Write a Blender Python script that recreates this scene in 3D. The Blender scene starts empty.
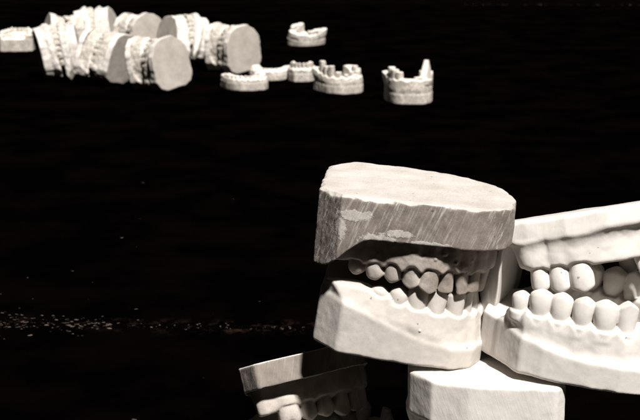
import bpy, math
import numpy as np
from mathutils import Vector, Matrix, Euler

C = bpy.data.collections.new('plaster_casts_on_table')
bpy.context.scene.collection.children.link(C)
MM = 0.001
R = math.radians
F32 = np.float32

# ------------------------------------------------------------------ materials
def nt(name):
    m = bpy.data.materials.new(name); m.use_nodes = True
    n = m.node_tree.nodes; l = m.node_tree.links
    b = n['Principled BSDF']
    return m, n, l, b

def ramp(n, l, src, p0, c0, p1, c1):
    r = n.new('ShaderNodeValToRGB')
    r.color_ramp.elements[0].position = p0; r.color_ramp.elements[0].color = c0
    r.color_ramp.elements[1].position = p1; r.color_ramp.elements[1].color = c1
    l.new(src, r.inputs[0]); return r

def noise(n, l, vec, scale, detail=4, rough=0.55):
    t = n.new('ShaderNodeTexNoise'); t.inputs['Scale'].default_value = scale
    t.inputs['Detail'].default_value = detail; t.inputs['Roughness'].default_value = rough
    if vec is not None: l.new(vec, t.inputs['Vector'])
    return t

def mix(n, l, fac, a, b, mode='MIX'):
    m = n.new('ShaderNodeMix'); m.data_type = 'RGBA'; m.blend_type = mode
    for sock, v in ((m.inputs[0], fac), (m.inputs[6], a), (m.inputs[7], b)):
        if hasattr(v, 'is_linked') or hasattr(v, 'links'): l.new(v, sock)
        else: sock.default_value = v
    return m.outputs[2]

def math_(n, l, op, a, b=0.0):
    m = n.new('ShaderNodeMath'); m.operation = op
    for sock, v in ((m.inputs[0], a), (m.inputs[1], b)):
        if hasattr(v, 'links'): l.new(v, sock)
        else: sock.default_value = v
    return m.outputs[0]

def plaster(name, col, dirt, sawn=None, spots=(), bump=0.25, streaks=0.75, blotch=0.28, top=None, scratch_dir=(0.35, 0, 1), patch=0.0):
    """porous dental stone; `sawn`: colour of trimmed upright faces with wheel marks"""
    m, n, l, b = nt(name)
    tc = n.new('ShaderNodeTexCoord'); O = tc.outputs['Object']
    big = noise(n, l, O, 55, 5, 0.6)
    fine = noise(n, l, O, 900, 4, 0.7)
    c = ramp(n, l, big.outputs[0], 0.36, (*dirt, 1), 0.60, (*col, 1)).outputs[0]
    grain = noise(n, l, O, 1700, 3, 0.8)
    gr = ramp(n, l, grain.outputs[0], 0.3, (0.80, 0.79, 0.78, 1), 0.62, (1, 1, 1, 1)).outputs[0]
    c = mix(n, l, 1.0, c, gr, 'MULTIPLY')
    # pits and bubbles
    vor = n.new('ShaderNodeTexVoronoi'); vor.inputs['Scale'].default_value = 260
    wv = noise(n, l, O, 700, 2); va = n.new('ShaderNodeVectorMath'); va.operation = 'SCALE'; va.inputs['Scale'].default_value = 0.0016
    l.new(wv.outputs['Color'], va.inputs[0]); vb = n.new('ShaderNodeVectorMath'); l.new(O, vb.inputs[0]); l.new(va.outputs[0], vb.inputs[1])
    l.new(vb.outputs[0], vor.inputs['Vector'])
    sel = noise(n, l, O, 140, 1)
    pit = math_(n, l, 'MULTIPLY',
                math_(n, l, 'LESS_THAN', vor.outputs['Distance'], 0.12),
                math_(n, l, 'GREATER_THAN', sel.outputs[0], 0.62))
    rough_h = math_(n, l, 'MULTIPLY', fine.outputs[0], 0.5)
    height = math_(n, l, 'SUBTRACT', rough_h, math_(n, l, 'MULTIPLY', pit, 1.3))
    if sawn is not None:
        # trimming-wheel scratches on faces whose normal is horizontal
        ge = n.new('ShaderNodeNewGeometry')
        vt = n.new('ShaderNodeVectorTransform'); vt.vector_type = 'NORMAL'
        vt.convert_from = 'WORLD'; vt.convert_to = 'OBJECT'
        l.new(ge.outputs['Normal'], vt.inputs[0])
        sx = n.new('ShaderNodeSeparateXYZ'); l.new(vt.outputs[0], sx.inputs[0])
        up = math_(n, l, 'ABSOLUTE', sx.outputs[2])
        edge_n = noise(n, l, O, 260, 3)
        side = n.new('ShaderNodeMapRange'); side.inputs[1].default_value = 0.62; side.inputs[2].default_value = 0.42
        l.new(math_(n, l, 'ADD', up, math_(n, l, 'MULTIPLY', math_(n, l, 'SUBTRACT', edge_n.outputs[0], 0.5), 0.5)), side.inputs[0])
        # sheared, stretched coordinates
        mp = n.new('ShaderNodeMapping'); mp.vector_type = 'POINT'
        sp = n.new('ShaderNodeSeparateXYZ'); l.new(O, sp.inputs[0])
        yy = math_(n, l, 'SUBTRACT', sp.outputs[1], math_(n, l, 'MULTIPLY', sp.outputs[2], scratch_dir[0]))
        cb = n.new('ShaderNodeCombineXYZ')
        l.new(math_(n, l, 'MULTIPLY', sp.outputs[0], 0.6), cb.inputs[0]); l.new(yy, cb.inputs[1])
        l.new(math_(n, l, 'MULTIPLY', sp.outputs[2], 0.07), cb.inputs[2])
        s1 = noise(n, l, cb.outputs[0], 1000, 4, 0.75)
        s2 = noise(n, l, cb.outputs[0], 1500, 2, 0.6)
        zone = noise(n, l, O, 60, 2)
        streak = ramp(n, l, s1.outputs[0], 0.50, (0, 0, 0, 1), 0.64, (1, 1, 1, 1)).outputs[0]
        zr = ramp(n, l, zone.outputs[0], 0.36, (0.2, 0.2, 0.2, 1), 0.56, (1, 1, 1, 1)).outputs[0]
        sfac = math_(n, l, 'MULTIPLY', streak, zr)
        blot = noise(n, l, O, 95, 5, 0.65)
        sc = ramp(n, l, blot.outputs[0], 0.35, (*[x * (1 - blotch) for x in sawn], 1), 0.68, (*[min(1, x * (1 + blotch * .6)) for x in sawn], 1)).outputs[0]
        if patch > 0:
            pn = noise(n, l, O, 38, 3, 0.5)
            pr = ramp(n, l, pn.outputs[0], patch, (0, 0, 0, 1), patch + 0.02, (1, 1, 1, 1)).outputs[0]
            sc = mix(n, l, math_(n, l, 'MULTIPLY', pr, 0.75), sc, (*[x * 0.9 for x in col], 1))
        dn_ = noise(n, l, O, 330, 4, 0.7)
        for (y_, z_, ry, rz) in spots:
            a_ = math_(n, l, 'POWER', math_(n, l, 'ABSOLUTE', math_(n, l, 'MULTIPLY', math_(n, l, 'SUBTRACT', sp.outputs[1], y_ * MM), 1 / (ry * MM))), 2)
            b2 = math_(n, l, 'POWER', math_(n, l, 'ABSOLUTE', math_(n, l, 'MULTIPLY', math_(n, l, 'SUBTRACT', sp.outputs[2], z_ * MM), 1 / (rz * MM))), 2)
            dd = math_(n, l, 'ADD', math_(n, l, 'ADD', a_, b2), math_(n, l, 'MULTIPLY', math_(n, l, 'SUBTRACT', dn_.outputs[0], 0.5), 3.2))
            mr = ramp(n, l, dd, 0.55, (1, 1, 1, 1), 1.0, (0, 0, 0, 1)).outputs[0]
            sc = mix(n, l, math_(n, l, 'MULTIPLY', mr, 0.7), sc, (*[x * 0.95 for x in col], 1))
            height = math_(n, l, 'ADD', height, math_(n, l, 'MULTIPLY', mr, 0.5))
        sc = mix(n, l, math_(n, l, 'MULTIPLY', sfac, streaks), sc, (*col, 1))
        dk = ramp(n, l, s1.outputs[0], 0.30, (1, 1, 1, 1), 0.44, (0, 0, 0, 1)).outputs[0]
        sc = mix(n, l, math_(n, l, 'MULTIPLY', dk, streaks * 0.6), sc, (*[x * 0.5 for x in sawn], 1))
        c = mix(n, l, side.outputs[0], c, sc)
        height = math_(n, l, 'ADD', height, math_(n, l, 'MULTIPLY', math_(n, l, 'MULTIPLY', s2.outputs[0], side.outputs[0]), 0.55))
        height = math_(n, l, 'ADD', height, math_(n, l, 'MULTIPLY', math_(n, l, 'MULTIPLY', sfac, side.outputs[0]), 0.6))
    c = mix(n, l, math_(n, l, 'MULTIPLY', pit, 0.55), c, (0.05, 0.04, 0.03, 1))
    l.new(c, b.inputs['Base Color'])
    b.inputs['Roughness'].default_value = 0.72
    b.inputs['Specular IOR Level'].default_value = 0.18
    bp = n.new('ShaderNodeBump'); bp.inputs['Strength'].default_value = bump
    bp.inputs['Distance'].default_value = 0.0006
    l.new(height, bp.inputs['Height']); l.new(bp.outputs[0], b.inputs['Normal'])
    return m

WHITE = (0.66, 0.62, 0.575); WDIRT = (0.625, 0.582, 0.535)
M_white = plaster('white_stone', WHITE, WDIRT, sawn=(0.64, 0.60, 0.555), bump=0.16, streaks=0.12, blotch=0.07)
M_cream = plaster('cream_stone', (0.57, 0.53, 0.485), (0.53, 0.49, 0.445), sawn=(0.52, 0.48, 0.435), bump=0.2, streaks=0.15, blotch=0.09)
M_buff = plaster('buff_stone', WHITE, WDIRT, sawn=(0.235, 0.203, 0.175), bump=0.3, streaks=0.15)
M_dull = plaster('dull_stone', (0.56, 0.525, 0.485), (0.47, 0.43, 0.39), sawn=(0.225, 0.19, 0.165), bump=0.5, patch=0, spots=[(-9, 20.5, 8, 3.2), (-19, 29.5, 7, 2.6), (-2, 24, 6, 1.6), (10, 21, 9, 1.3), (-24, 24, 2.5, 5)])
M_grey = plaster('aged_stone', (0.48, 0.43, 0.385), (0.30, 0.25, 0.21), bump=0.3)
M_farbase = plaster('far_sawn_stone', (0.46, 0.42, 0.375), (0.36, 0.32, 0.285), sawn=(0.66, 0.61, 0.56), bump=0.15, streaks=0.1)
M_far = plaster('far_stone', (0.84, 0.79, 0.72), (0.66, 0.60, 0.53), sawn=(0.42, 0.38, 0.33), bump=0.15)

# ------------------------------------------------------------------ implicit-surface helpers
def smin(a, b, k): 
    h = np.clip(0.5 + 0.5 * (b - a) / k, 0, 1); return b * (1 - h) + a * h - k * h * (1 - h)
def smax(a, b, k): return -smin(-a, -b, k)
def sstep(a, b, x):
    t = np.clip((x - a) / (b - a), 0, 1); return t * t * (3 - 2 * t)

def lattice_noise(xs, ys, zs, scale, rng):
    """smooth random field on a grid, separable interpolation of a coarse random lattice"""
    def axis(v):
        u = (v - v[0]) / scale; n = int(u[-1]) + 2; i = u.astype(int); f = u - i; f = f * f * (3 - 2 * f)
        W = np.zeros((len(v), n + 1), F32); r = np.arange(len(v)); W[r, i] = 1 - f; W[r, i + 1] += f
        return W
    A, B, D = axis(xs), axis(ys), axis(zs)
    L = rng.uniform(-1, 1, (A.shape[1], B.shape[1], D.shape[1])).astype(F32)
    t = np.tensordot(A, L, (1, 0)); t = np.tensordot(t, B, (1, 1)); t = np.tensordot(t, D, (1, 1))
    return t.astype(F32)

def poly_sdf(P, X, Y):
    d = np.full(X.shape, 1e9, F32); inside = np.zeros(X.shape, bool); n = len(P)
    for i in range(n):
        ax, ay = P[i]; bx, by = P[(i + 1) % n]
        ex, ey = bx - ax, by - ay; wx, wy = X - ax, Y - ay
        t = np.clip((wx * ex + wy * ey) / (ex * ex + ey * ey), 0, 1)
        d = np.minimum(d, (wx - ex * t) ** 2 + (wy - ey * t) ** 2)
        c = ((ay > Y) != (by > Y)) & (X < (bx - ax) * (Y - ay) / (by - ay + 1e-12) + ax)
        inside ^= c
    d = np.sqrt(d); return np.where(inside, -d, d)

def surface_nets(S):
    """dual surface of a scalar grid: returns vertices in index space and quads"""
    neg = S < 0
    nx, ny, nz = S.shape
    cnt = np.zeros((nx - 1, ny - 1, nz - 1), np.uint8)
    for a in (0, 1):
        for b in (0, 1):
            for c in (0, 1):
                cnt += neg[a:nx - 1 + a, b:ny - 1 + b, c:nz - 1 + c]
    ci = np.argwhere((cnt > 0) & (cnt < 8))
    idx = -np.ones(cnt.shape, np.int32); idx[ci[:, 0], ci[:, 1], ci[:, 2]] = np.arange(len(ci))
    acc = np.zeros((len(ci), 3), np.float64); w = np.zeros(len(ci))
    corners = [(a, b, c) for a in (0, 1) for b in (0, 1) for c in (0, 1)]
    val = {k: S[ci[:, 0] + k[0], ci[:, 1] + k[1], ci[:, 2] + k[2]].astype(np.float64) for k in corners}
    for k in corners:
        for ax in range(3):
            if k[ax] == 0:
                k2 = list(k); k2[ax] = 1; k2 = tuple(k2)
                v0, v1 = val[k], val[k2]; m = (v0 < 0) != (v1 < 0)
                t = np.where(m, v0 / np.where(m, v0 - v1, 1), 0)
                p = np.zeros((len(ci), 3)) + np.array(k, float); p[:, ax] = t
                acc[m] += p[m]; w[m] += 1
    V = ci + acc / w[:, None]
    quads = []
    for ax in range(3):
        sl0 = [slice(None)] * 3; sl1 = [slice(None)] * 3
        sl0[ax] = slice(0, -1); sl1[ax] = slice(1, None)
        a = neg[tuple(sl0)]; b = neg[tuple(sl1)]
        e = np.argwhere(a != b); o1, o2 = (ax + 1) % 3, (ax + 2) % 3
        e = e[(e[:, o1] > 0) & (e[:, o2] > 0) & (e[:, o1] < S.shape[o1] - 1) & (e[:, o2] < S.shape[o2] - 1)]
        def at(d1, d2):
            q = e.copy(); q[:, o1] -= d1; q[:, o2] -= d2; return idx[q[:, 0], q[:, 1], q[:, 2]]
        q = np.stack([at(1, 1), at(0, 1), at(0, 0), at(1, 0)], 1)
        fl = ~a[e[:, 0], e[:, 1], e[:, 2]]
        q[fl] = q[fl][:, ::-1]
        quads.append(q)
    Q = np.concatenate(quads); Q = Q[(Q >= 0).all(1)]
    return V, Q

# ------------------------------------------------------------------ teeth
SIZES = {'lower': [('I', 5.3, 6.2, 8.6), ('I', 5.8, 6.4, 8.8), ('C', 6.9, 7.6, 10.2), ('P', 7.0, 7.6, 8.6), ('P', 7.2, 8.2, 8.0), ('M', 10.8, 10.2, 7.6), ('M', 10.2, 9.8, 7.0)],
         'upper': [('I', 8.4, 7.0, 10.4), ('I', 6.6, 6.3, 9.4), ('C', 7.6, 8.0, 10.2), ('P', 7.0, 9.0, 8.6), ('P', 6.8, 9.0, 8.2), ('M', 10.0, 11.0, 7.6), ('M', 9.4, 11.0, 7.0)]}

def tooth_sdf(u, v, w, kind, md, bl, h):
    t = np.clip(w / h, -0.6, 1.0)
    if kind == 'I':
        a = md / 2 * (0.80 + 0.22 * np.clip(t, 0, 1)); b = bl / 2 * (0.98 - 0.66 * np.clip(t, 0, 1)); v0 = (bl / 2 - b) * 0.55; p = 2.4
        top = h - 0.05 * (u / (md / 2)) ** 4 * 8
        k = 0.5
    elif kind == 'C':
        a = md / 2 * (0.82 + 0.22 * np.sin(np.clip(t, 0, 1) * 2.2)); b = bl / 2 * (1.0 - 0.52 * np.clip(t, 0, 1)); v0 = (bl / 2 - b) * 0.5; p = 2.1
        top = h - 0.55 * np.abs(u) ** 1.25 * 0.75
        k = 0.8
    elif kind == 'P':
        a = md / 2 * (0.81 + 0.23 * np.sin(np.clip(t, 0, 1) * 2.4)); b = bl / 2 * (0.90 + 0.14 * np.sin(np.clip(t * 1.1, 0, 1) * 3.0) - 0.18 * np.clip(t, 0, 1)); v0 = 0; p = 2.3
        cus = np.maximum(np.exp(-((u / (md * 0.33)) ** 2 + ((v - bl * 0.24) / (bl * 0.25)) ** 2)),
                         0.72 * np.exp(-((u / (md * 0.3)) ** 2 + ((v + bl * 0.26) / (bl * 0.22)) ** 2)))
        top = h - 1.5 * (1 - cus); k = 1.35
    elif kind == 'M':
        a = md / 2 * (0.86 + 0.15 * np.sin(np.clip(t, 0, 1) * 2.5)); b = bl / 2 * (0.92 + 0.14 * np.sin(np.clip(t * 1.15, 0, 1) * 3.0) - 0.16 * np.clip(t, 0, 1)); v0 = 0; p = 2.8
        cus = 0
        for cu, cv, hh in ((-0.25, 0.25, 1.0), (0.25, 0.25, 0.92), (-0.25, -0.26, 0.9), (0.25, -0.26, 0.85)):
            cus = np.maximum(cus, hh * np.exp(-(((u - cu * md) / (md * 0.20)) ** 2 + ((v - cv * bl) / (bl * 0.2)) ** 2)))
        top = h - 1.7 * (1 - cus); k = 1.2
        # buccal developmental groove
        b = b - 0.35 * np.exp(-(u / 0.9) ** 2) * np.clip(t, 0, 1)
    elif kind == 'S':      # a cut-down abutment stump, squared off
        a = md / 2 * (1.0 - 0.10 * np.clip(t, 0, 1)); b = bl / 2 * (1.0 - 0.15 * np.clip(t, 0, 1)); v0 = 0; p = 4.5
        top = h + 0 * u; k = 0.5
    elif kind == 'X':      # a tall pointed spike
        a = md / 2 * (1.0 - 0.80 * np.clip(t, 0, 1)); b = bl / 2 * (1.0 - 0.6 * np.clip(t, 0, 1)); v0 = 0; p = 3
        u = u + md * 0.38 * np.clip(t, 0, 1); top = h + 0 * u; k = 0.4
    rr = ((np.abs(u) / a) ** p + (np.abs(v - v0) / b) ** p + 1e-9) ** (1 / p)
    rad = (rr - 1) * np.minimum(a, b)
    return smax(rad, w - top, k)

def default_outline(kind):
    if kind == 'lower':
        P = [(22, -29), (29.5, -20)]
        for i in range(0, 13):
            t = i / 12 * math.pi / 2
            P.append((29 * math.cos(t) ** 0.8, 0 + 35 * math.sin(t)))
    else:
        P = [(22, -30), (31.5, -19), (30.5, 4), (19, 28), (9, 37), (0, 39)]
    Q = [(-x, y) for x, y in P[::-1] if x > 1e-6]
    return P[:] + Q

def arch_curve(W, L, A, back=-24, flare=2.0):
    pts = []
    for i in range(61):
        t = i / 60 * math.pi / 2
        pts.append((W * math.sin(t), A - L + L * math.cos(t)))
    yb = A - L
    n = 16
    for i in range(1, n + 1):
        pts.append((W + flare * i / n, yb + (back - yb) * i / n))
    pts = np.array(pts); seg = np.hypot(*np.diff(pts, axis=0).T); s = np.concatenate([[0], np.cumsum(seg)])
    full = np.concatenate([pts[::-1] * [-1, 1], pts[1:]]); sf = np.concatenate([-s[::-1], s[1:]])
    return full, sf

def build_field(sp):
    kind = sp['kind']; vox = sp.get('vox', 0.45); rng = np.random.default_rng(sp.get('seed', 1))
    W, L, A = sp.get('arch', (22.5, 29, 29) if kind == 'lower' else (24.5, 32, 32))
    outline = sp.get('outline') or default_outline(kind)
    rim_p, rim_a = sp['rim']            # ledge height at heel / at front
    zg = sp['gum']                      # gum height (teeth emerge here)
    gum_p = sp.get('gum_post', zg)
    H = sp['H']
    rr = sp.get('round', 2.5)
    xs = np.arange(-36, 36.01, vox).astype(F32); ys = np.arange(-38, 48.01, vox).astype(F32); zs = np.arange(-1.5, H + 4.5, vox).astype(F32)
    X, Y = np.meshgrid(xs, ys, indexing='ij')
    n2 = lattice_noise(xs, ys, np.array([0., 1.], F32), 9, rng)[:, :, 0] * 0.5 + lattice_noise(xs, ys, np.array([0., 1.], F32), 4, rng)[:, :, 0] * 0.25
    cx = np.mean([p[0] for p in outline]); cy = np.mean([p[1] for p in outline])
    P = [(x, y) for x, y in outline]
    d2 = poly_sdf(P, X, Y)
    if rr: # round the vertical corners: shrink then grow
        c = np.array(P); ctr = np.array([0, 2.0]); P2 = []
        for x, y in P:
            v = np.array([x, y]) - ctr; ln = np.hypot(*v); P2.append(tuple(ctr + v * (1 - rr * 1.12 / ln)))
        d2 = poly_sdf(P2, X, Y) - rr
    d2 = d2 + n2 * sp.get('rough', 0.35)
    if vox < 0.6: d2 = d2 + lattice_noise(xs, ys, np.array([0., 1.], F32), 1.3, rng)[:, :, 0] * sp.get('ridge', 0.035)
    # arch coordinates
    cur, sc = arch_curve(W, L, A, sp.get('back', -24))
    ar = R(sp.get('arch_rot', 0)); cur = np.stack([cur[:, 0] * math.cos(ar) + cur[:, 1] * math.sin(ar), -cur[:, 0] * math.sin(ar) + cur[:, 1] * math.cos(ar)], 1) + np.array(sp.get('arch_shift', (0, 0)))
    XY = np.stack([X.ravel(), Y.ravel()], 1).astype(F32)
    best = np.full(len(XY), 1e9, F32); bs = np.zeros(len(XY), F32); bsgn = np.ones(len(XY), F32)
    for i in range(len(cur) - 1):
        a = cur[i]; e = cur[i + 1] - a; ll = e @ e; wv = XY - a.astype(F32)
        t = np.clip((wv @ e.astype(F32)) / ll, 0, 1); px = wv[:, 0] - e[0] * t; py = wv[:, 1] - e[1] * t
        d = px * px + py * py; m = d < best
        best[m] = d[m]; bs[m] = (sc[i] + (sc[i + 1] - sc[i]) * t)[m]
        nx_, ny_ = -e[1], e[0]     # left normal; the curve runs from -x to +x over the front, so left = outward
        bsgn[m] = np.where(px * nx_ + py * ny_ >= 0, 1, -1)[m]
    dn = (np.sqrt(best) * bsgn).reshape(X.shape); ss = bs.reshape(X.shape)
    # teeth list
    teeth = sp.get('teeth')
    if teeth is None:
        teeth = []
        for side in (-1, 1):
            s = 0
            for (k, md, bl, h) in SIZES[kind]:
                teeth.append(dict(k=k, s=side * (s + md / 2), md=md, bl=bl, h=h, dv=0, rot=0, tip=0, out=0)); s += md
    for t in teeth:
        if 'y' in t:
            mk = (sc > 0) if t['side'] > 0 else (sc < 0)
            t['s'] = float(sc[mk][np.argmin(np.abs(cur[mk, 1] - t['y']))])
    zrim = rim_p + (rim_a - rim_p) * sstep(sp.get('rim_y', (-22, 24))[0], sp.get('rim_y', (-22, 24))[1], Y)
    outer = np.clip(sstep(-1, 1, dn), 0, 1)
    gd = sp.get('groove', 2.2)
    zl = zrim - gd * sstep(sp.get('lip', 2.0), sp.get('lip', 2.0) + 3.5, -d2)
    zin = zrim + sp.get('inner', 1.0)
    zl = zl * outer + zin * (1 - outer) + n2 * 0.35
    # gum margin
    gz = np.full(X.shape, 0.0, F32) + gum_p + (zg - gum_p) * sstep(-22, 18, Y)
    scal = np.zeros(X.shape, F32); emin = np.zeros(X.shape, F32)
    for t in teeth:
        g = np.exp(-((ss - t['s']) / (t['md'] * 0.36)) ** 2)
        scal = np.maximum(scal, g)
        emin = np.maximum(emin, g * (1.0 if t['k'] in 'CI' else 0.7))
    gz = gz + 1.6 - sp.get('scallop', 2.4) * scal * np.clip(np.abs(dn) / 3.5, 0, 1) + n2 * 0.4
    zmid = zs[None, None, :].astype(F32)
    n3 = lattice_noise(xs, ys, zs, 5.0, rng) * 0.5 + lattice_noise(xs, ys, zs, 2.2, rng) * 0.28
    rg = sp.get('nz', 0.35)
    n4 = lattice_noise(xs, ys, zs, 1.2, rng) * 0.11 if vox < 0.6 else np.zeros(n3.shape, F32)
    n3 = n3 + n4
    # base
    base = smax(d2[:, :, None], zmid - zl[:, :, None], sp.get('rim_k', 1.1))
    dr = sp.get('taper', 0.0)
    if dr: base = np.maximum(base, (d2[:, :, None] + dr * (zrim[:, :, None] - zmid) * 0 + dr * (zmid)) )
    base = base + n3 * rg * 0.35
    # gum ridge
    hw_t, hw_b = sp.get('hw', (4.6, 8.6))
    fr = np.clip((zmid - (zl[:, :, None] - 1)) / np.maximum(gz[:, :, None] - zl[:, :, None] + 1, 1), 0, 1)
    widen = sp.get('widen', 0.0) * sstep(10, -20, Y)[:, :, None]
    hw = hw_b + (hw_t - hw_b) * fr ** 0.75 + 0.9 * emin[:, :, None] * np.sin(np.clip(fr, 0, 1) * 2.6) + widen
    gum = smax(np.abs(dn)[:, :, None] - hw, zmid - gz[:, :, None], 1.6)
    gum = smax(gum, d2[:, :, None] + 0.8 - sp.get('flare', 0.9) * np.clip(zmid - zl[:, :, None], 0, 30), 1.0) + n3 * rg
    # collars of gum round each tooth and the teeth
    field = smin(base, gum, sp.get('blend', 3.0))
    lab = np.where(gum < base + 0.6, 1, 0).astype(np.int16)
    lab[np.broadcast_to((d2 > -1.2)[:, :, None], lab.shape)] = 0
    lab[zmid + 0 * field < zrim[:, :, None] * 0.6] = 0
    tmin = np.full(field.shape, 50.0, F32); tl = np.zeros(field.shape, np.int16)
    tang = np.gradient(cur, axis=0)
    for i, t in enumerate(teeth):
        cxp = np.interp(t['s'], sc, cur[:, 0]); cyp = np.interp(t['s'], sc, cur[:, 1])
        tx = np.interp(t['s'], sc, tang[:, 0]); ty = np.interp(t['s'], sc, tang[:, 1]); ln = math.hypot(tx, ty); tx /= ln; ty /= ln
        nx_, ny_ = -ty, tx
        ro = R(t.get('rot', 0)); tx, ty = tx * math.cos(ro) + nx_ * math.sin(ro), ty * math.cos(ro) + ny_ * math.sin(ro)
        nx_, ny_ = -ty, tx
        cxp += nx_ * t.get('dv', 0); cyp += ny_ * t.get('dv', 0)
        gzc = gum_p + (zg - gum_p) * float(sstep(-22, 18, np.array(cyp))) - 1.2 + t.get('dz', 0)
        rb = max(t['md'], t['bl']) * 0.5 + 6
        ix = slice(*np.searchsorted(xs, [cxp - rb, cxp + rb])); iy = slice(*np.searchsorted(ys, [cyp - rb, cyp + rb]))
        iz = slice(np.searchsorted(zs, gzc - 5), np.searchsorted(zs, gzc + t['h'] + 5.0))
        gx = (xs[ix] - cxp)[:, None, None]; gy = (ys[iy] - cyp)[None, :, None]; gw = (zs[iz] - gzc)[None, None, :]
        u = gx * tx + gy * ty + 0 * gw; v = gx * nx_ + gy * ny_ + 0 * gw; w = gw + 0 * u
        tp = R(t.get('tip', 0)); out = R(t.get('out', 0))     # lean along the arch / outwards
        u, w = u * math.cos(tp) - w * math.sin(tp), u * math.sin(tp) + w * math.cos(tp)
        v, w = v * math.cos(out) - w * math.sin(out), v * math.sin(out) + w * math.cos(out)
        td = tooth_sdf(u, v, w, t['k'], t['md'], t['bl'], t['h'] + 1.2) + n3[ix, iy, iz] * rg * 0.5
        # collar: raise the gum in a cuff round the tooth neck
        neck = smax(np.maximum(np.abs(u) / (t['md'] * 0.5) , 0) * 0 + (np.sqrt((u / (t['md'] / 2 + .7)) ** 2 + (v / (t['bl'] / 2 + 1.0)) ** 2) - 1) * (t['md'] / 2), w - 0.9, 1.0)
        neck = smax(neck, -(w + 3.4), 1.5)
        field[ix, iy, iz] = smin(field[ix, iy, iz], neck, 1.2)
        sub = tmin[ix, iy, iz]; m = td < sub; sub[m] = td[m]; tl[ix, iy, iz][m] = i + 2
    for (bs_, bdn, bz, br) in sp.get('bubbles', []):   # nodules of trapped-air plaster
        bx = np.interp(bs_, sc, cur[:, 0]); by = np.interp(bs_, sc, cur[:, 1])
        nrm = np.array([bx, by]); nrm = nrm / np.hypot(*nrm); bx += nrm[0] * bdn; by += nrm[1] * bdn
        dd = np.sqrt((xs - bx)[:, None, None] ** 2 + (ys - by)[None, :, None] ** 2 + (zs - bz)[None, None, :] ** 2) - br
        field = smin(field, dd, 0.4)
    lab = np.where(tmin < field, tl, lab)
    field = smin(field, tmin, 0.28)
    field = smax(field, -zmid - n3 * 0.12 + n2[:, :, None] * 0.25, 0.4)
    ch = sp.get('chip', 0.5)
    field = smax(field, (d2[:, :, None] - zmid) * 0.707 + 0.55 * ch + (n3 * 0.9 + n2[:, :, None] * 0.8) * ch, 0.25)
    if 'cut' in sp: field = sp['cut'](field, xs, ys, zs, n3)
    return xs, ys, zs, vox, field.astype(F32), lab, teeth

PART = {'I': 'incisor', 'C': 'canine', 'P': 'premolar', 'M': 'molar', 'S': 'tooth_stump', 'X': 'tooth_stump'}

def make_cast(name, sp):
    """returns a list of (part name, mesh); the coordinates have z=0 at the thing's underside"""
    xs, ys, zs, vox, S, lab, teeth = build_field(sp)
    V, Q = surface_nets(S)
    # normals from the field's gradient
    g = np.stack([np.gradient(S, axis=i) for i in range(3)], -1)
    Vi = np.clip(V, 0, np.array(S.shape) - 1.001); i0 = Vi.astype(int); f = Vi - i0
    N = np.zeros((len(V), 3))
    for a in (0, 1):
        for b in (0, 1):
            for c in (0, 1):
                wt = (f[:, 0] if a else 1 - f[:, 0]) * (f[:, 1] if b else 1 - f[:, 1]) * (f[:, 2] if c else 1 - f[:, 2])
                N += wt[:, None] * g[i0[:, 0] + a, i0[:, 1] + b, i0[:, 2] + c]
    N /= np.linalg.norm(N, axis=1)[:, None] + 1e-9
    co = np.stack([xs[0] + V[:, 0] * vox, ys[0] + V[:, 1] * vox, zs[0] + V[:, 2] * vox], 1)
    if sp['kind'] == 'upper':
        co[:, 2] = sp['H'] - co[:, 2]; N[:, 2] *= -1; Q = Q[:, ::-1]
    fc = V[Q].mean(1); fi = np.clip(np.rint(fc).astype(int), 0, np.array(S.shape) - 1)
    fl = lab[fi[:, 0], fi[:, 1], fi[:, 2]]
    parts = []
    for L_ in np.unique(fl):
        q = Q[fl == L_]
        if len(q) < 12: continue
        used, inv = np.unique(q, return_inverse=True); inv = inv.reshape(q.shape)
        pn = 'base' if L_ == 0 else 'gum' if L_ == 1 else PART[teeth[L_ - 2]['k']]
        me = bpy.data.meshes.new(name + '_' + pn)
        me.from_pydata([], [], []) if False else None
        nv, nf = len(used), len(q)
        me.vertices.add(nv); me.vertices.foreach_set('co', (co[used] * MM).astype(F32).ravel())
        me.loops.add(nf * 4); me.loops.foreach_set('vertex_index', inv.astype(np.int32).ravel())
        me.polygons.add(nf); me.polygons.foreach_set('loop_start', (np.arange(nf) * 4).astype(np.int32))
        me.update(calc_edges=True); me.validate()
        me.polygons.foreach_set('use_smooth', np.ones(nf, bool))
        me.normals_split_custom_set_from_vertices(N[used].astype(F32))
        parts.append((pn, me))
    return parts

def assemble(name, parts, mats):
    root = bpy.data.objects.new(name, None); C.objects.link(root)
    root.empty_display_size = 0.01
    for pn, me in parts:
        if not me.materials: me.materials.append(mats.get(pn, mats['*']))
        o = bpy.data.objects.new(pn, me); C.objects.link(o); o.parent = root
    return root

def copy_cast(src):
    r = src.copy(); C.objects.link(r)
    for ch in src.children:
        c = ch.copy(); C.objects.link(c); c.parent = r
        c.matrix_parent_inverse = ch.matrix_parent_inverse
    return r

def tag(o, label, cat, group=None):
    o['label'] = label; o['category'] = cat
    if group: o['group'] = group

# ------------------------------------------------------------------ camera geometry (used to read positions off the photo)
CAM_H = 0.248; FPX = 1300.0; PITCH = math.atan(310 / FPX)
cam_d = bpy.data.cameras.new('camera'); cam = bpy.data.objects.new('camera', cam_d); C.objects.link(cam)
cam.location = (0, 0, CAM_H); cam.rotation_euler = (math.pi / 2 - PITCH, 0, 0)
cam_d.sensor_width = 36; cam_d.lens = 36 * FPX / 640; cam_d.clip_start = 0.02; cam_d.clip_end = 60
cam_d.dof.use_dof = True; cam_d.dof.focus_distance = 0.50; cam_d.dof.aperture_fstop = 50
bpy.context.scene.camera = cam

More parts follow.
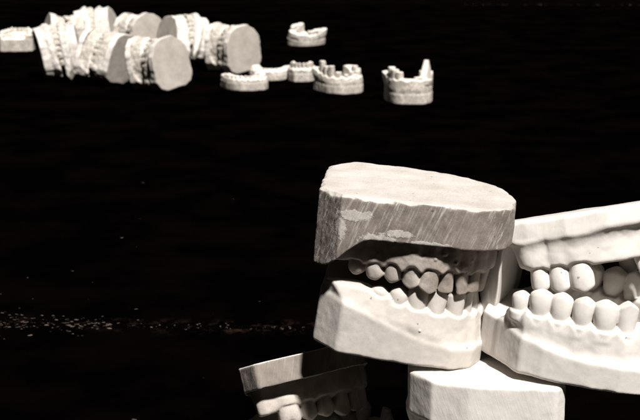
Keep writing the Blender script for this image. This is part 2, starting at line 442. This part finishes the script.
def at(px, py, z=0.0, depth=None):
    """world point seen at photo pixel (px,py): on the plane of height z, or at ground distance `depth`"""
    d = Vector(((px - 320) / FPX, -(py - 210) / FPX, -1.0)); d.rotate(cam.rotation_euler)
    t = (z - CAM_H) / d.z if depth is None else depth / d.y
    return cam.location + d * t

def put(o, loc, yaw=0, pitch=0, roll=0):
    """pitch: front raised; roll: about the front-back axis"""
    o.location = loc
    m = Matrix.Rotation(R(yaw), 4, 'Z') @ Matrix.Rotation(R(pitch), 4, 'X') @ Matrix.Rotation(R(roll), 4, 'Y')
    o.rotation_euler = m.to_euler()

def teeth_row(kind, gaps=None, drop=(), over=None, both=True):
    T = []
    for side in (-1, 1):
        s = 0
        for i, (k, md, bl, h) in enumerate(SIZES[kind]):
            if gaps: s += gaps.get((side, i), gaps.get(i, 0))
            t = dict(k=k, s=side * (s + md / 2), md=md, bl=bl, h=h, dv=0, rot=0, tip=0, out=0)
            s += md
            if over and (side, i) in over: t.update(over[(side, i)])
            if (side, i) in drop or i in drop: continue
            T.append(t)
    return T

HERO = 0.42
def ty(k, y, md, bl, h, side=1, **kw):
    return dict(dict(k=k, y=y, side=side, md=md, bl=bl, h=h, dv=0, rot=0, tip=0, out=0), **kw)
def ts(k, s, md, bl, h, **kw):
    return dict(dict(k=k, s=s, md=md, bl=bl, h=h, dv=0, rot=0, tip=0, out=0), **kw)
# ---- the hero pair (side +1 is the side facing the camera)
out_lo = [(20, -35), (29, -26), (30.5, -8), (30, 8), (28, 20), (23, 28), (14, 32), (3, 32), (-10, 28), (-20, 20), (-27, 8), (-29, -6), (-29, -26), (-20, -35)]
sp_lo = dict(kind='lower', H=31, rim=(21, 8.5), gum=20.5, gum_post=25.5, seed=3, vox=HERO, groove=3.2, lip=1.2, hw=(4.4, 8.6), rim_y=(-36, 20), flare=0.3, outline=out_lo, arch_rot=8,
             arch=(22, 27, 25), arch_shift=(1.4, 1.0), back=-27, scallop=2.4,
             teeth=[ty('P', -12, 7.6, 8, 3.2, tip=-10), ty('P', -4.5, 7.6, 9, 6.4, dz=-1), ty('C', 2.8, 8.2, 9, 9.0), ty('C', 10.4, 8.2, 9, 9.8, rot=-6), ty('C', 17.6, 7.8, 8.6, 10.4, dv=.5),
                    ts('I', 9.4, 6, 6.4, 9.0, rot=10), ts('I', 3.2, 6, 6.2, 9.0, out=-8), ts('I', -3.0, 5.6, 6.2, 9.0, out=-8), ts('I', -9.0, 6, 6.4, 9), ty('C', 17, 7, 7.4, 9, side=-1),
                    ty('P', 10, 7.2, 7.6, 8.8, side=-1), ty('P', 2.5, 7.2, 7.6, 8.4, side=-1), ty('M', -7, 10.5, 9.6, 7, side=-1)],
             bubbles=[(44, 7.6, 15.5, 0.8), (30, 6.8, 14.5, 0.5)])
out_up = [(22, -34), (32.5, -25), (33.4, -8), (33.6, 10), (33.4, 23), (31.5, 33), (27, 39), (19, 42), (8, 42.5), (-3, 40.5), (-13, 35), (-23, 25), (-30, 10), (-33, -6), (-32.5, -25), (-22, -34)]
sp_up = dict(kind='upper', H=36.8, rim=(30.5, 16.2), gum=27.6, gum_post=27.2, seed=5, vox=HERO, groove=4.0, lip=0.3, hw=(4.4, 6.0), rim_y=(-33, -12), outline=out_up, rough=0.22, ridge=0.12, chip=1.3,
             rim_k=0.5, scallop=3.6, nz=0.8, blend=1.6, arch=(22.5, 30, 31), arch_rot=18, arch_shift=(1.0, 2.5), back=-26, round=2.0, flare=0.6,
             teeth=[ty('P', -17, 7.2, 9, 6.5), ty('P', -9.6, 7.2, 8, 7.4, tip=-12, dv=1.2), ty('P', -2.2, 6.8, 8.4, 8.4, tip=5, dz=-1.2), ty('C', 4.8, 7.0, 8, 9.4, dz=-1.2, rot=-8), ty('C', 11.8, 7.4, 7.4, 10.2, dv=.9, rot=14, tip=6, dz=-.8),
                    ty('I', 18.2, 6.4, 6.8, 9.4, rot=-14, dv=-.2, dz=-.6), ts('I', 14.4, 5.8, 6.2, 9.4, rot=10, dv=.5, tip=-6), ts('I', 8.6, 5.8, 6.6, 9.0, dv=.8), ts('I', 2.8, 6.0, 7, 9.8, dv=.6, rot=-8, out=-6), ts('I', -4, 7.6, 7, 9, out=-6),
                    ts('I', -12, 6.4, 6.4, 9), ts('C', -19.5, 7.6, 8, 9), ts('P', -27, 7, 9, 8), ts('P', -34.5, 7, 9, 8), ts('M', -44, 10, 11, 7)],
             bubbles=[(33, 5.2, 20, 1.0), (27, 5.6, 22, 0.7), (20, 5.4, 23, .9), (24, 5.4, 19.5, 1.1), (14, 5.3, 22, .8), (10, 5.3, 20, .6), (17, 5.0, 18.5, .8)])
# ---- the pair at the right
tr = []
for sg in (-1, 1):
    tr += [ty('P', -19.4, 6.8, 7.4, 6.6, side=sg, dv=-1.2), ty('P', -12.4, 8.3, 8.6, 9.0, side=sg, rot=5), ty('P', -4.8, 7.9, 8.4, 9.4, side=sg), ty('P', 2.6, 7.6, 8.6, 9.8, side=sg, rot=-5), ty('P', 10.4, 8.8, 9.0, 10.2, side=sg, rot=4),
           ty('C', 18, 7.6, 8, 10.8, side=sg), ts('I', sg * 3.2, 6.2, 6.6, 9.6), ts('I', sg * 9.6, 6.4, 6.8, 9.8)]
out_rl = [(10, -35), (28, -17), (30, -9), (30.5, 8), (29.5, 20), (26, 30), (19, 36), (8, 39), (-8, 39), (-19, 34), (-26, 24), (-29.5, 8), (-29.5, -9), (-28, -25), (-18, -35)]
sp_rlo = dict(kind='lower', outline=out_rl, H=32, rim=(15, 9.5), gum=21.5, gum_post=23, seed=8, vox=HERO, groove=1.0, lip=2.2, hw=(4.8, 6.2), blend=4.5, arch_rot=7, nz=0.3, flare=0.12,
              arch=(22.5, 27, 32), scallop=4.6, teeth=tr, rim_y=(-32, 10), back=-18.5)
out_ru = [(10, -34), (26, -18), (28, -9), (28.2, 6), (26.2, 22), (20, 33), (9, 39), (-9, 39), (-20, 30), (-28, 6), (-28, -24), (-14, -34)]
sp_rup = dict(kind='upper', H=30.8, rim=(33, 7.2), gum=18.6, gum_post=19, seed=9, vox=HERO, groove=0.2, lip=0.3, rim_k=1.6, blend=6.0, inner=0.0, hw=(4.8, 7.0), nz=0.32, outline=out_ru, rim_y=(-29, -16), flare=0.8,
              arch=(20.5, 30, 30), arch_rot=7, scallop=3.4, back=-6.5,
              teeth=[ty('P', -7.5, 7.0, 8.5, 9.0), ty('P', -0.4, 7.6, 9, 10.4), ty('P', 7.4, 8.8, 9.6, 11.2, rot=8), ts('I', 4, 8, 7, 9.4), ts('I', -4.2, 8, 7, 9.4), ts('I', -12, 7, 7, 9), ts('C', -20, 7.8, 8, 9.6)])
# ---- block carrying the two pairs, and the tilted one at bottom left
out_b = [(25, -30.5), (28, -28), (28, 6), (23, 20), (12, 28), (-12, 28), (-23, 20), (-28, 6), (-28, -28), (-25, -30.5)]
sp_bup = dict(kind='upper', H=36, rim=(24, 17), gum=25, gum_post=27, seed=12, vox=0.5, groove=3, lip=0.6, hw=(4.4, 7.4), outline=out_b, rim_y=(-20, 26), nz=0.35, rough=0.15, arch=(20.5, 26, 23), teeth=teeth_row('upper', drop=(6,)))
sp_cup = dict(flare=0.3, kind='upper', H=28, rim=(10.5, 10.5), gum=19, gum_post=20, seed=14, vox=0.5, groove=5, lip=0.2, hw=(4.4, 5.8), outline=[(x, y * 0.70 - 10) for x, y in out_up], rim_y=(-30, 0), nz=0.7, rim_k=0.5, blend=2, arch=(18, 20, 14), back=-26, scallop=3, teeth=teeth_row('upper', drop=(6,)))

mw = {'*': M_white}; 
lo = assemble('lower_dental_cast', make_cast('main_lower', sp_lo), {'*': M_cream})
up = assemble('upper_dental_cast', make_cast('main_upper', sp_up), {'base': M_dull, '*': M_grey})
rlo = assemble('lower_dental_cast', make_cast('right_lower', sp_rlo), mw)
rup = assemble('upper_dental_cast', make_cast('right_upper', sp_rup), mw)

ALPHA = 5
yaw = -90 - ALPHA
TOPZ = 0.071
def px_place(px, y, z): return Vector(((px - 320) / FPX * (y * math.cos(PITCH) + (CAM_H - z) * math.sin(PITCH)), y, z))
p = px_place(401, 0.508, TOPZ)
put(lo, p + Vector((0, 0.001, 0.0012)), yaw, -8.5)
p2 = px_place(400, 0.508, 0.1); 
put(up, Vector((p2.x, 0.508, TOPZ + 0.0302)), yaw, -4.8)

q = px_place(573, 0.493, 0.0698); rlo.scale = rup.scale = (1.05, 1.05, 1.05)
put(rlo, q, -90 - 17, -5)
put(rup, Vector((q.x + 0.001, q.y + 0.013, q.z + 0.0232)), -90 - 17, 13, -11)

# ---- pairs underneath
blo = copy_cast(rlo); blo.scale = (1, 1, 1)
bup = assemble('upper_dental_cast', make_cast('block_upper', sp_bup), mw)
b = px_place(477, 0.492, 0.03); b.z = 0.0; put(blo, b, 87); put(bup, b + Vector((0, 0, 0.0325)), 87, 0)
clo = copy_cast(lo)
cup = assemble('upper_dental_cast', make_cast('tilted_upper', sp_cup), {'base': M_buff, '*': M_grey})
c = px_place(331, 0.53, 0.03); c.z = 0.0; put(clo, c, -80); put(cup, c + Vector((0, 0.0, 0.030)), -84, 12, -22)

tag(lo, 'lower cast beneath the grey sawn block, topmost in the stack at centre', 'dental cast')
tag(up, 'upper cast with scratched grey block and discoloured teeth, top of the pile', 'dental cast')
tag(rlo, 'white lower cast with full row of rounded teeth at right edge', 'dental cast')
tag(rup, 'white upper cast tilted open above the right hand lower cast', 'dental cast')
tag(bup, 'white block faced cast carrying the two big pairs at bottom centre', 'dental cast')
tag(blo, 'lower cast under the pale block at bottom centre of the stack', 'dental cast')
tag(cup, 'tilted upper cast at bottom left of the pile, teeth in shadow', 'dental cast')
tag(clo, 'lower cast under the tilted block at bottom left of the pile', 'dental cast')

# ------------------------------------------------------------------ far casts
FV = 0.9
out_far = [(15, -30), (23, -27), (28, -18), (29, -2), (27, 14), (20, 26), (9, 32), (-9, 32), (-20, 26), (-27, 14), (-29, -2), (-28, -18), (-23, -27), (-15, -30)]
f_lo = make_cast('far_lower', dict(kind='lower', H=28, rim=(9, 7), gum=19, seed=21, vox=FV, groove=1.5, rough=0.9, nz=1.0, hw=(5, 9), flare=0.5, arch=(23.5, 31, 31), back=-27, widen=2, outline=out_far))
f_up = make_cast('far_upper', dict(kind='upper', H=30, rim=(10, 8), gum=21, seed=22, vox=FV, groove=2.0, rough=0.9, nz=1.0, hw=(5, 9), widen=2, arch=(23.5, 31, 31), outline=out_far))
proto_lo = assemble('lower_dental_cast', f_lo, {'base': M_farbase, '*': M_far}); proto_up = assemble('upper_dental_cast', f_up, {'base': M_farbase, '*': M_far})
used = set()
protoB_lo = assemble('lower_dental_cast', make_cast('far_lower_b', dict(kind='lower', H=29, rim=(16, 8), gum=20, seed=41, vox=FV, groove=4.5, lip=.5, rim_y=(-30, -6), rough=1.1, nz=1.7, hw=(5, 6), flare=.3, arch=(19, 26, 25), back=-22, outline=out_far, teeth=teeth_row('lower', drop=((1, 3), (1, 5), (-1, 4), (-1, 0))))), {'base': M_farbase, '*': M_far})
protoB_up = assemble('upper_dental_cast', make_cast('far_upper_b', dict(kind='upper', H=32, rim=(20, 9), gum=23, seed=42, vox=FV, groove=5, lip=.5, rim_y=(-30, -6), rough=1.1, nz=1.7, hw=(5, 6), flare=.3, arch=(19, 26, 25), back=-18, outline=out_far, teeth=teeth_row('upper', drop=((1, 2), (-1, 5), (1, 4))))), {'base': M_farbase, '*': M_far})
def inst(proto):
    if proto.name not in used: used.add(proto.name); return proto
    return copy_cast(proto)

def far_pair(px, py, yaw_, spin, labs, tilt=0, gap=0.0, b=False, swing=0):
    """a closed pair standing on its heels: the arch-to-arch axis lies flat"""
    base = at(px, py, 0.0)
    # local: z (bottom->top) goes horizontal along yaw_, front (y) goes up
    m = Matrix.Rotation(R(yaw_), 4, 'Z') @ Matrix.Rotation(R(90), 4, 'Y') @ Matrix.Rotation(R(90 ), 4, 'Z')
    m = Matrix.Rotation(R(yaw_), 4, 'Z') @ Matrix.Rotation(R(tilt), 4, 'Y') @ Matrix(((0, 0, 1, 0), (1, 0, 0, 0), (0, 1, 0, 0), (0, 0, 0, 1))) @ Matrix.Rotation(R(spin), 4, 'Z')
    ax = Vector((math.cos(R(yaw_)), math.sin(R(yaw_)), 0))
    pair = []; lift = 0.032 + abs(math.sin(R(spin))) * 0.004
    for o, off, lb, sw in ((inst(protoB_lo if b else proto_lo), 0.0, labs[0], swing), (inst(protoB_up if b else proto_up), 0.0255 + gap, labs[1], -swing)):
        o.rotation_euler = (Matrix.Rotation(R(sw), 4, 'Z') @ m).to_euler(); o.location = base + ax * (off - 0.028) + Vector((0, 0, lift)); o.scale = (1.1, 1.1, 1.1); pair.append(o)
        tag(o, lb, 'dental cast', 'closed pairs of casts standing in rows at the far left')
    settle(pair)

def settle(objs):
    """drop a posed pair until its lowest point touches the table"""
    low = 1e9
    for o in objs:
        mw_ = np.array(Matrix.LocRotScale(o.location, o.rotation_euler, o.scale))
        for ch in o.children:
            n_ = len(ch.data.vertices); co = np.empty(n_ * 3, F32); ch.data.vertices.foreach_get('co', co)
            low = min(low, float((co.reshape(-1, 3) @ mw_[2, :3] + mw_[2, 3]).min()))
    for o in objs: o.location.z -= low
far_pair(60, 78, 14, 6, ('far left front row, grey based cast at the left end', 'far left front row, cast with teeth against the left end one'), tilt=-11, swing=5)
far_pair(104, 84, -22, -12, ('far left front row, third cast from the left', 'far left front row, fourth cast, middle of the row'), tilt=10, swing=4, b=True)
far_pair(154, 90, -32, 8, ('far left front row, cast beside the round grey disc end', 'cast showing a round grey disc end, right of the front row'), tilt=-8, gap=0.006, swing=12, b=True)
far_pair(64, 62, 26, 9, ('far left back row, leftmost cast peeping over the front row', 'far left back row, second cast from left'), b=True, tilt=14, swing=-5)
far_pair(98, 58, 4, -20, ('far left back row, third cast behind the middle', 'far left back row, fourth cast behind the middle'), tilt=-14, swing=8)
far_pair(140, 60, -40, 22, ('far left back row, fifth cast above the front row disc', 'far left back row, sixth cast just above the disc'), tilt=-6, b=True, swing=8)
far_pair(184, 66, 30, -12, ('far left back row, cast directly behind the grey disc', 'far left back row, cast right of the grey disc'), tilt=12, swing=6)
far_pair(229, 71, -36, 5, ('far left back row, cast with dark hollow beside right end disc', 'cast with flat disc end, right end of the back row'), swing=12, gap=0.004, b=True)

def single(px, py, yaw_, spec, name, lb, tilt=(0, 0), lift=0, group=None):
    o = assemble(name, make_cast('single', spec), {'*': M_far})
    b = at(px, py, 0.0); put(o, b + Vector((0, 0, lift)), yaw_, *tilt); tag(o, lb, 'dental cast', group); return o

base_s = dict(flare=0.25, vox=0.8, rough=0.8, nz=0.6)
S1 = dict(base_s, kind='lower', H=22, rim=(11, 10), gum=16, seed=31, groove=1.5, teeth=teeth_row('lower', over={(s, i): dict(h=4.5) for s in (-1, 1) for i in range(7)}))
S2 = dict(base_s, kind='lower', H=18, rim=(9, 8), gum=14, seed=32, groove=1, teeth=teeth_row('lower', over={(s, i): dict(h=3.5) for s in (-1, 1) for i in range(7)}))
S3 = dict(base_s, kind='lower', H=26, rim=(12, 11), gum=18, seed=33, arch=(13, 18, 20), teeth=[t for t in teeth_row('lower') if abs(t['s']) < 22],
          outline=[(14, -12), (19, -4), (18, 12), (10, 24), (-10, 24), (-18, 12), (-19, -4), (-14, -12)], back=-8)
S4 = dict(base_s, kind='lower', H=30, rim=(12, 12), gum=23, gum_post=27, seed=34, groove=1, hw=(5, 8), teeth=teeth_row('lower', drop=(0, 1, 2, (1, 3)), over={(-1, 6): dict(h=5), (1, 6): dict(h=5)}))
S5 = dict(base_s, kind='lower', H=44, rim=(12, 10), gum=21, gum_post=29, seed=35, groove=1.2, hw=(5, 8.5), widen=2,
          teeth=[ts('S', s_, md, 8.5, h) for s_, md, h in ((46, 8, 15), (36, 8, 12), (26, 8, 15), (15, 8, 8), (5, 6, 5), (-8, 7, 4), (-18, 8, 8), (-30, 8, 9), (-42, 9, 8))])
S6 = dict(base_s, kind='lower', H=50, rim=(15, 12), gum=30, gum_post=34, seed=36, groove=0.8, hw=(5.5, 7.5), widen=3,
          teeth=[ts('S', 40, 12, 10, 12), ts('S', 28, 12, 11, 12), ts('S', 18, 9, 9, 10), ts('S', 6, 10, 7, 2), ts('X', -21, 24, 14, 24, out=-6), ts('S', -8, 12, 8, 4)])
single(246, 88, 200, S1, 'lower_dental_cast', 'low flat cast with worn teeth, leftmost of the loose casts')
single(270, 78, 170, S2, 'lower_dental_cast', 'thin low cast lying just behind the leftmost loose cast')
single(302, 80, 180, S3, 'lower_dental_cast', 'small narrow cast with short teeth between two loose casts')
single(305, 44, 150, S4, 'lower_dental_cast', 'small horseshoe cast standing apart, farthest of the loose casts', (-6, -8))
single(340, 91, 205, S5, 'lower_dental_cast', 'cast with square tooth stumps around a dark hollow, before the others')
single(409, 101, 184, S6, 'lower_dental_cast', 'cast with a tall pointed spike, standing alone at right')
S7 = dict(base_s, kind='lower', H=34, rim=(20, 18), gum=26, seed=37, groove=1)
single(18, 50, 0, S7, 'lower_dental_cast', 'thick cast seen from its flat heel at the far left edge')

# ------------------------------------------------------------------ table
def table():
    m, n, l, b_ = nt('black_painted_wood')
    tc = n.new('ShaderNodeTexCoord'); O = tc.outputs['Object']
    mp = n.new('ShaderNodeMapping'); l.new(O, mp.inputs[0]); mp.inputs['Scale'].default_value = (1, 1, 1)
    g = noise(n, l, mp.outputs[0], 14, 6, 0.6)
    c = ramp(n, l, g.outputs[0], 0.45, (0.0004, 0.0003, 0.0003, 1), 0.85, (0.0022, 0.0010, 0.0008, 1)).outputs[0]
    # brown scuffed streak beside the joint
    dt = n.new('ShaderNodeVectorMath'); dt.operation = 'DOT_PRODUCT'; l.new(O, dt.inputs[0]); dt.inputs[1].default_value = (0.0436, 0.99905, 0)
    dist = math_(n, l, 'ABSOLUTE', math_(n, l, 'SUBTRACT', dt.outputs['Value'], SEAM))
    band = ramp(n, l, dist, 0.002, (1, 1, 1, 1), 0.018, (0, 0, 0, 1)).outputs[0]
    sn = noise(n, l, O, 70, 5, 0.75); ln_ = noise(n, l, O, 5, 2)
    f = math_(n, l, 'MULTIPLY', math_(n, l, 'MULTIPLY', band, ramp(n, l, sn.outputs[0], 0.52, (0, 0, 0, 1), 0.68, (1, 1, 1, 1)).outputs[0]), ramp(n, l, ln_.outputs[0], 0.42, (0, 0, 0, 1), 0.6, (1, 1, 1, 1)).outputs[0])
    c = mix(n, l, f, c, (0.020, 0.011, 0.008, 1))
    l.new(c, b_.inputs['Base Color']); b_.inputs['Roughness'].default_value = 0.9; b_.inputs['Specular IOR Level'].default_value = 0.0
    return m
_sl = R(-2.5); SEAM = Vector((-math.sin(_sl), math.cos(_sl), 0)).dot(at(60, 325))
M_table = table()
def chipped():
    m, n, l, b_ = nt('chipped_board_edge')
    tc = n.new('ShaderNodeTexCoord'); O = tc.outputs['Object']
    a = noise(n, l, O, 260, 5, 0.75); z = noise(n, l, O, 9, 2)
    f = math_(n, l, 'MULTIPLY', ramp(n, l, a.outputs[0], 0.60, (0, 0, 0, 1), 0.70, (1, 1, 1, 1)).outputs[0],
              ramp(n, l, z.outputs[0], 0.46, (0, 0, 0, 1), 0.62, (1, 1, 1, 1)).outputs[0])
    c = mix(n, l, f, (0.0008, 0.0005, 0.0004, 1), (0.22, 0.17, 0.14, 1))
    l.new(c, b_.inputs['Base Color']); b_.inputs['Roughness'].default_value = 0.9; b_.inputs['Specular IOR Level'].default_value = 0.0
    return m
M_chip = chipped()

troot = bpy.data.objects.new('table', None); C.objects.link(troot)
tag(troot, 'black painted plank table top under all the casts', 'table')
slope = R(-2.5)
ed = Vector((math.cos(slope), math.sin(slope), 0)); nd = Vector((-math.sin(slope), math.cos(slope), 0))
y_seam = at(60, 325).y; far = at(560, 5); y_far = far.y
def board(y0, y1, nm='board'):
    import bmesh
    bm = bmesh.new(); z0, z1 = -0.03, 0.0; x0, x1 = -2.2, 2.2; e = 0.0025
    prof = [(y0, z0), (y0, z1 - e), (y0 + e, z1), (y1 - e, z1), (y1, z1 - e), (y1, z0)]
    rows = []
    for x in (x0, x1):
        rows.append([bm.verts.new(ed * x + nd * y + Vector((0, 0, z))) for y, z in prof])
    k = len(prof)
    for i in range(k):
        f = bm.faces.new((rows[0][i], rows[0][(i + 1) % k], rows[1][(i + 1) % k], rows[1][i]))
        if i in (1, 3): f.material_index = 1
    bm.faces.new(rows[0][::-1]); bm.faces.new(rows[1]); bm.normal_update()
    bmesh.ops.recalc_face_normals(bm, faces=bm.faces)
    me = bpy.data.meshes.new(nm); bm.to_mesh(me); bm.free(); me.materials.append(M_table); me.materials.append(M_chip)
    o = bpy.data.objects.new(nm, me); C.objects.link(o); o.parent = troot
s0 = nd.dot(at(60, 325)); s1 = nd.dot(far)
edges = [s0 - 1.3, s0, s1]
for i in range(len(edges) - 1): board(edges[i] + 0.0006, edges[i + 1] - 0.0006)

# flakes and dust caught along the joint of the boards
def flakes():
    rng = np.random.default_rng(77); V = []; Fc = []
    def flake(x, y, r):
        p0 = ed * x + nd * y + Vector((0, 0, 0.0006)); k = rng.integers(4, 7); b0 = len(V); a0 = rng.uniform(0, 6)
        tl_ = rng.uniform(-0.5, 0.5)
        for i in range(k):
            a = a0 + i * 2 * math.pi / k; rr = r * rng.uniform(0.5, 1.2)
            V.append((p0.x + rr * 2.2 * math.cos(a), p0.y + rr * math.sin(a), p0.z + abs(rr * tl_) + rr * tl_ * math.cos(a)))
        Fc.append(tuple(range(b0, b0 + k)))
    xl = ed.dot(at(0, 325)); xr = ed.dot(at(240, 330))
    for c_, n_, sx_, sy_ in ((0.02, 60, .05, .012), (0.12, 25, .03, .006), (0.30, 45, .06, .010), (0.42, 34, .04, .004), (0.60, 7, .04, .004), (0.75, 6, .05, .003), (0.80, 5, .02, .004), (0.93, 4, .015, .004), (0.5, 8, .3, .04), (0.15, 18, .15, .03)):
        for _ in range(n_):
            flake(xl + (xr - xl) * (c_ + rng.normal(0, sx_)), s0 + rng.normal(0, sy_), abs(rng.normal(0, 0.00036)) + 0.00012)
    for _ in range(40):
        flake(rng.uniform(xl - .1, xr + .5), s0 + rng.uniform(-.25, .5), abs(rng.normal(0, 0.0003)) + 0.0001)
    for _ in range(160):
        flake(rng.uniform(0.2, 1.0), s1 - abs(rng.normal(0.004, 0.006)), abs(rng.normal(0, 0.0007)) + 0.0003)
    me = bpy.data.meshes.new('paint_flakes'); me.from_pydata(V, [], Fc); me.materials.append(M_flake)
    o = bpy.data.objects.new('paint_flakes', me); C.objects.link(o)
    tag(o, 'pale specks of dust and paint scattered along the table joint', 'dust'); o['kind'] = 'stuff'
M_flake, fn, fl_, fb = nt('pale_flakes')
fz = noise(fn, fl_, fn.new('ShaderNodeTexCoord').outputs['Object'], 400, 2)
fl_.new(ramp(fn, fl_, fz.outputs[0], 0.38, (0.012, 0.007, 0.005, 1), 0.74, (0.22, 0.17, 0.14, 1)).outputs[0], fb.inputs['Base Color'])
flakes()

# ground far below, dark
gm, gn, gl, gb = nt('dark_ground'); gb.inputs['Specular IOR Level'].default_value = 0
gnz = noise(gn, gl, gn.new('ShaderNodeTexCoord').outputs['Object'], 6, 5)
gl.new(ramp(gn, gl, gnz.outputs[0], 0.3, (0.0005, 0.0004, 0.0004, 1), 0.8, (0.002, 0.0013, 0.001, 1)).outputs[0], gb.inputs['Base Color'])
gme = bpy.data.meshes.new('ground'); gme.from_pydata([(-30, -30, -0.75), (30, -30, -0.75), (30, 40, -0.75), (-30, 40, -0.75)], [], [(0, 1, 2, 3)])
gme.materials.append(gm); go = bpy.data.objects.new('ground', gme); C.objects.link(go); go['kind'] = 'structure'

# ------------------------------------------------------------------ light
w = bpy.data.worlds.new('World'); bpy.context.scene.world = w; w.use_nodes = True
bg = w.node_tree.nodes['Background']; bg.inputs[0].default_value = (1.0, 0.72, 0.55, 1); bg.inputs[1].default_value = 0.012
sd = bpy.data.lights.new('sun', 'SUN'); sd.energy = 7.8; sd.angle = R(4); sd.color = (1, 0.97, 0.94)
so = bpy.data.objects.new('sun', sd); C.objects.link(so)
dirn = Vector((0.30, -0.70, 1.10))       # towards the light
so.rotation_euler = dirn.to_track_quat('Z', 'Y').to_euler()

sc_ = bpy.context.scene
sc_.view_settings.view_transform = 'Standard'; sc_.view_settings.look = 'None'
sc_.view_settings.exposure = 0; sc_.view_settings.gamma = 1
sc_.cycles.diffuse_bounces = 2
sc_.cycles.use_denoising = True
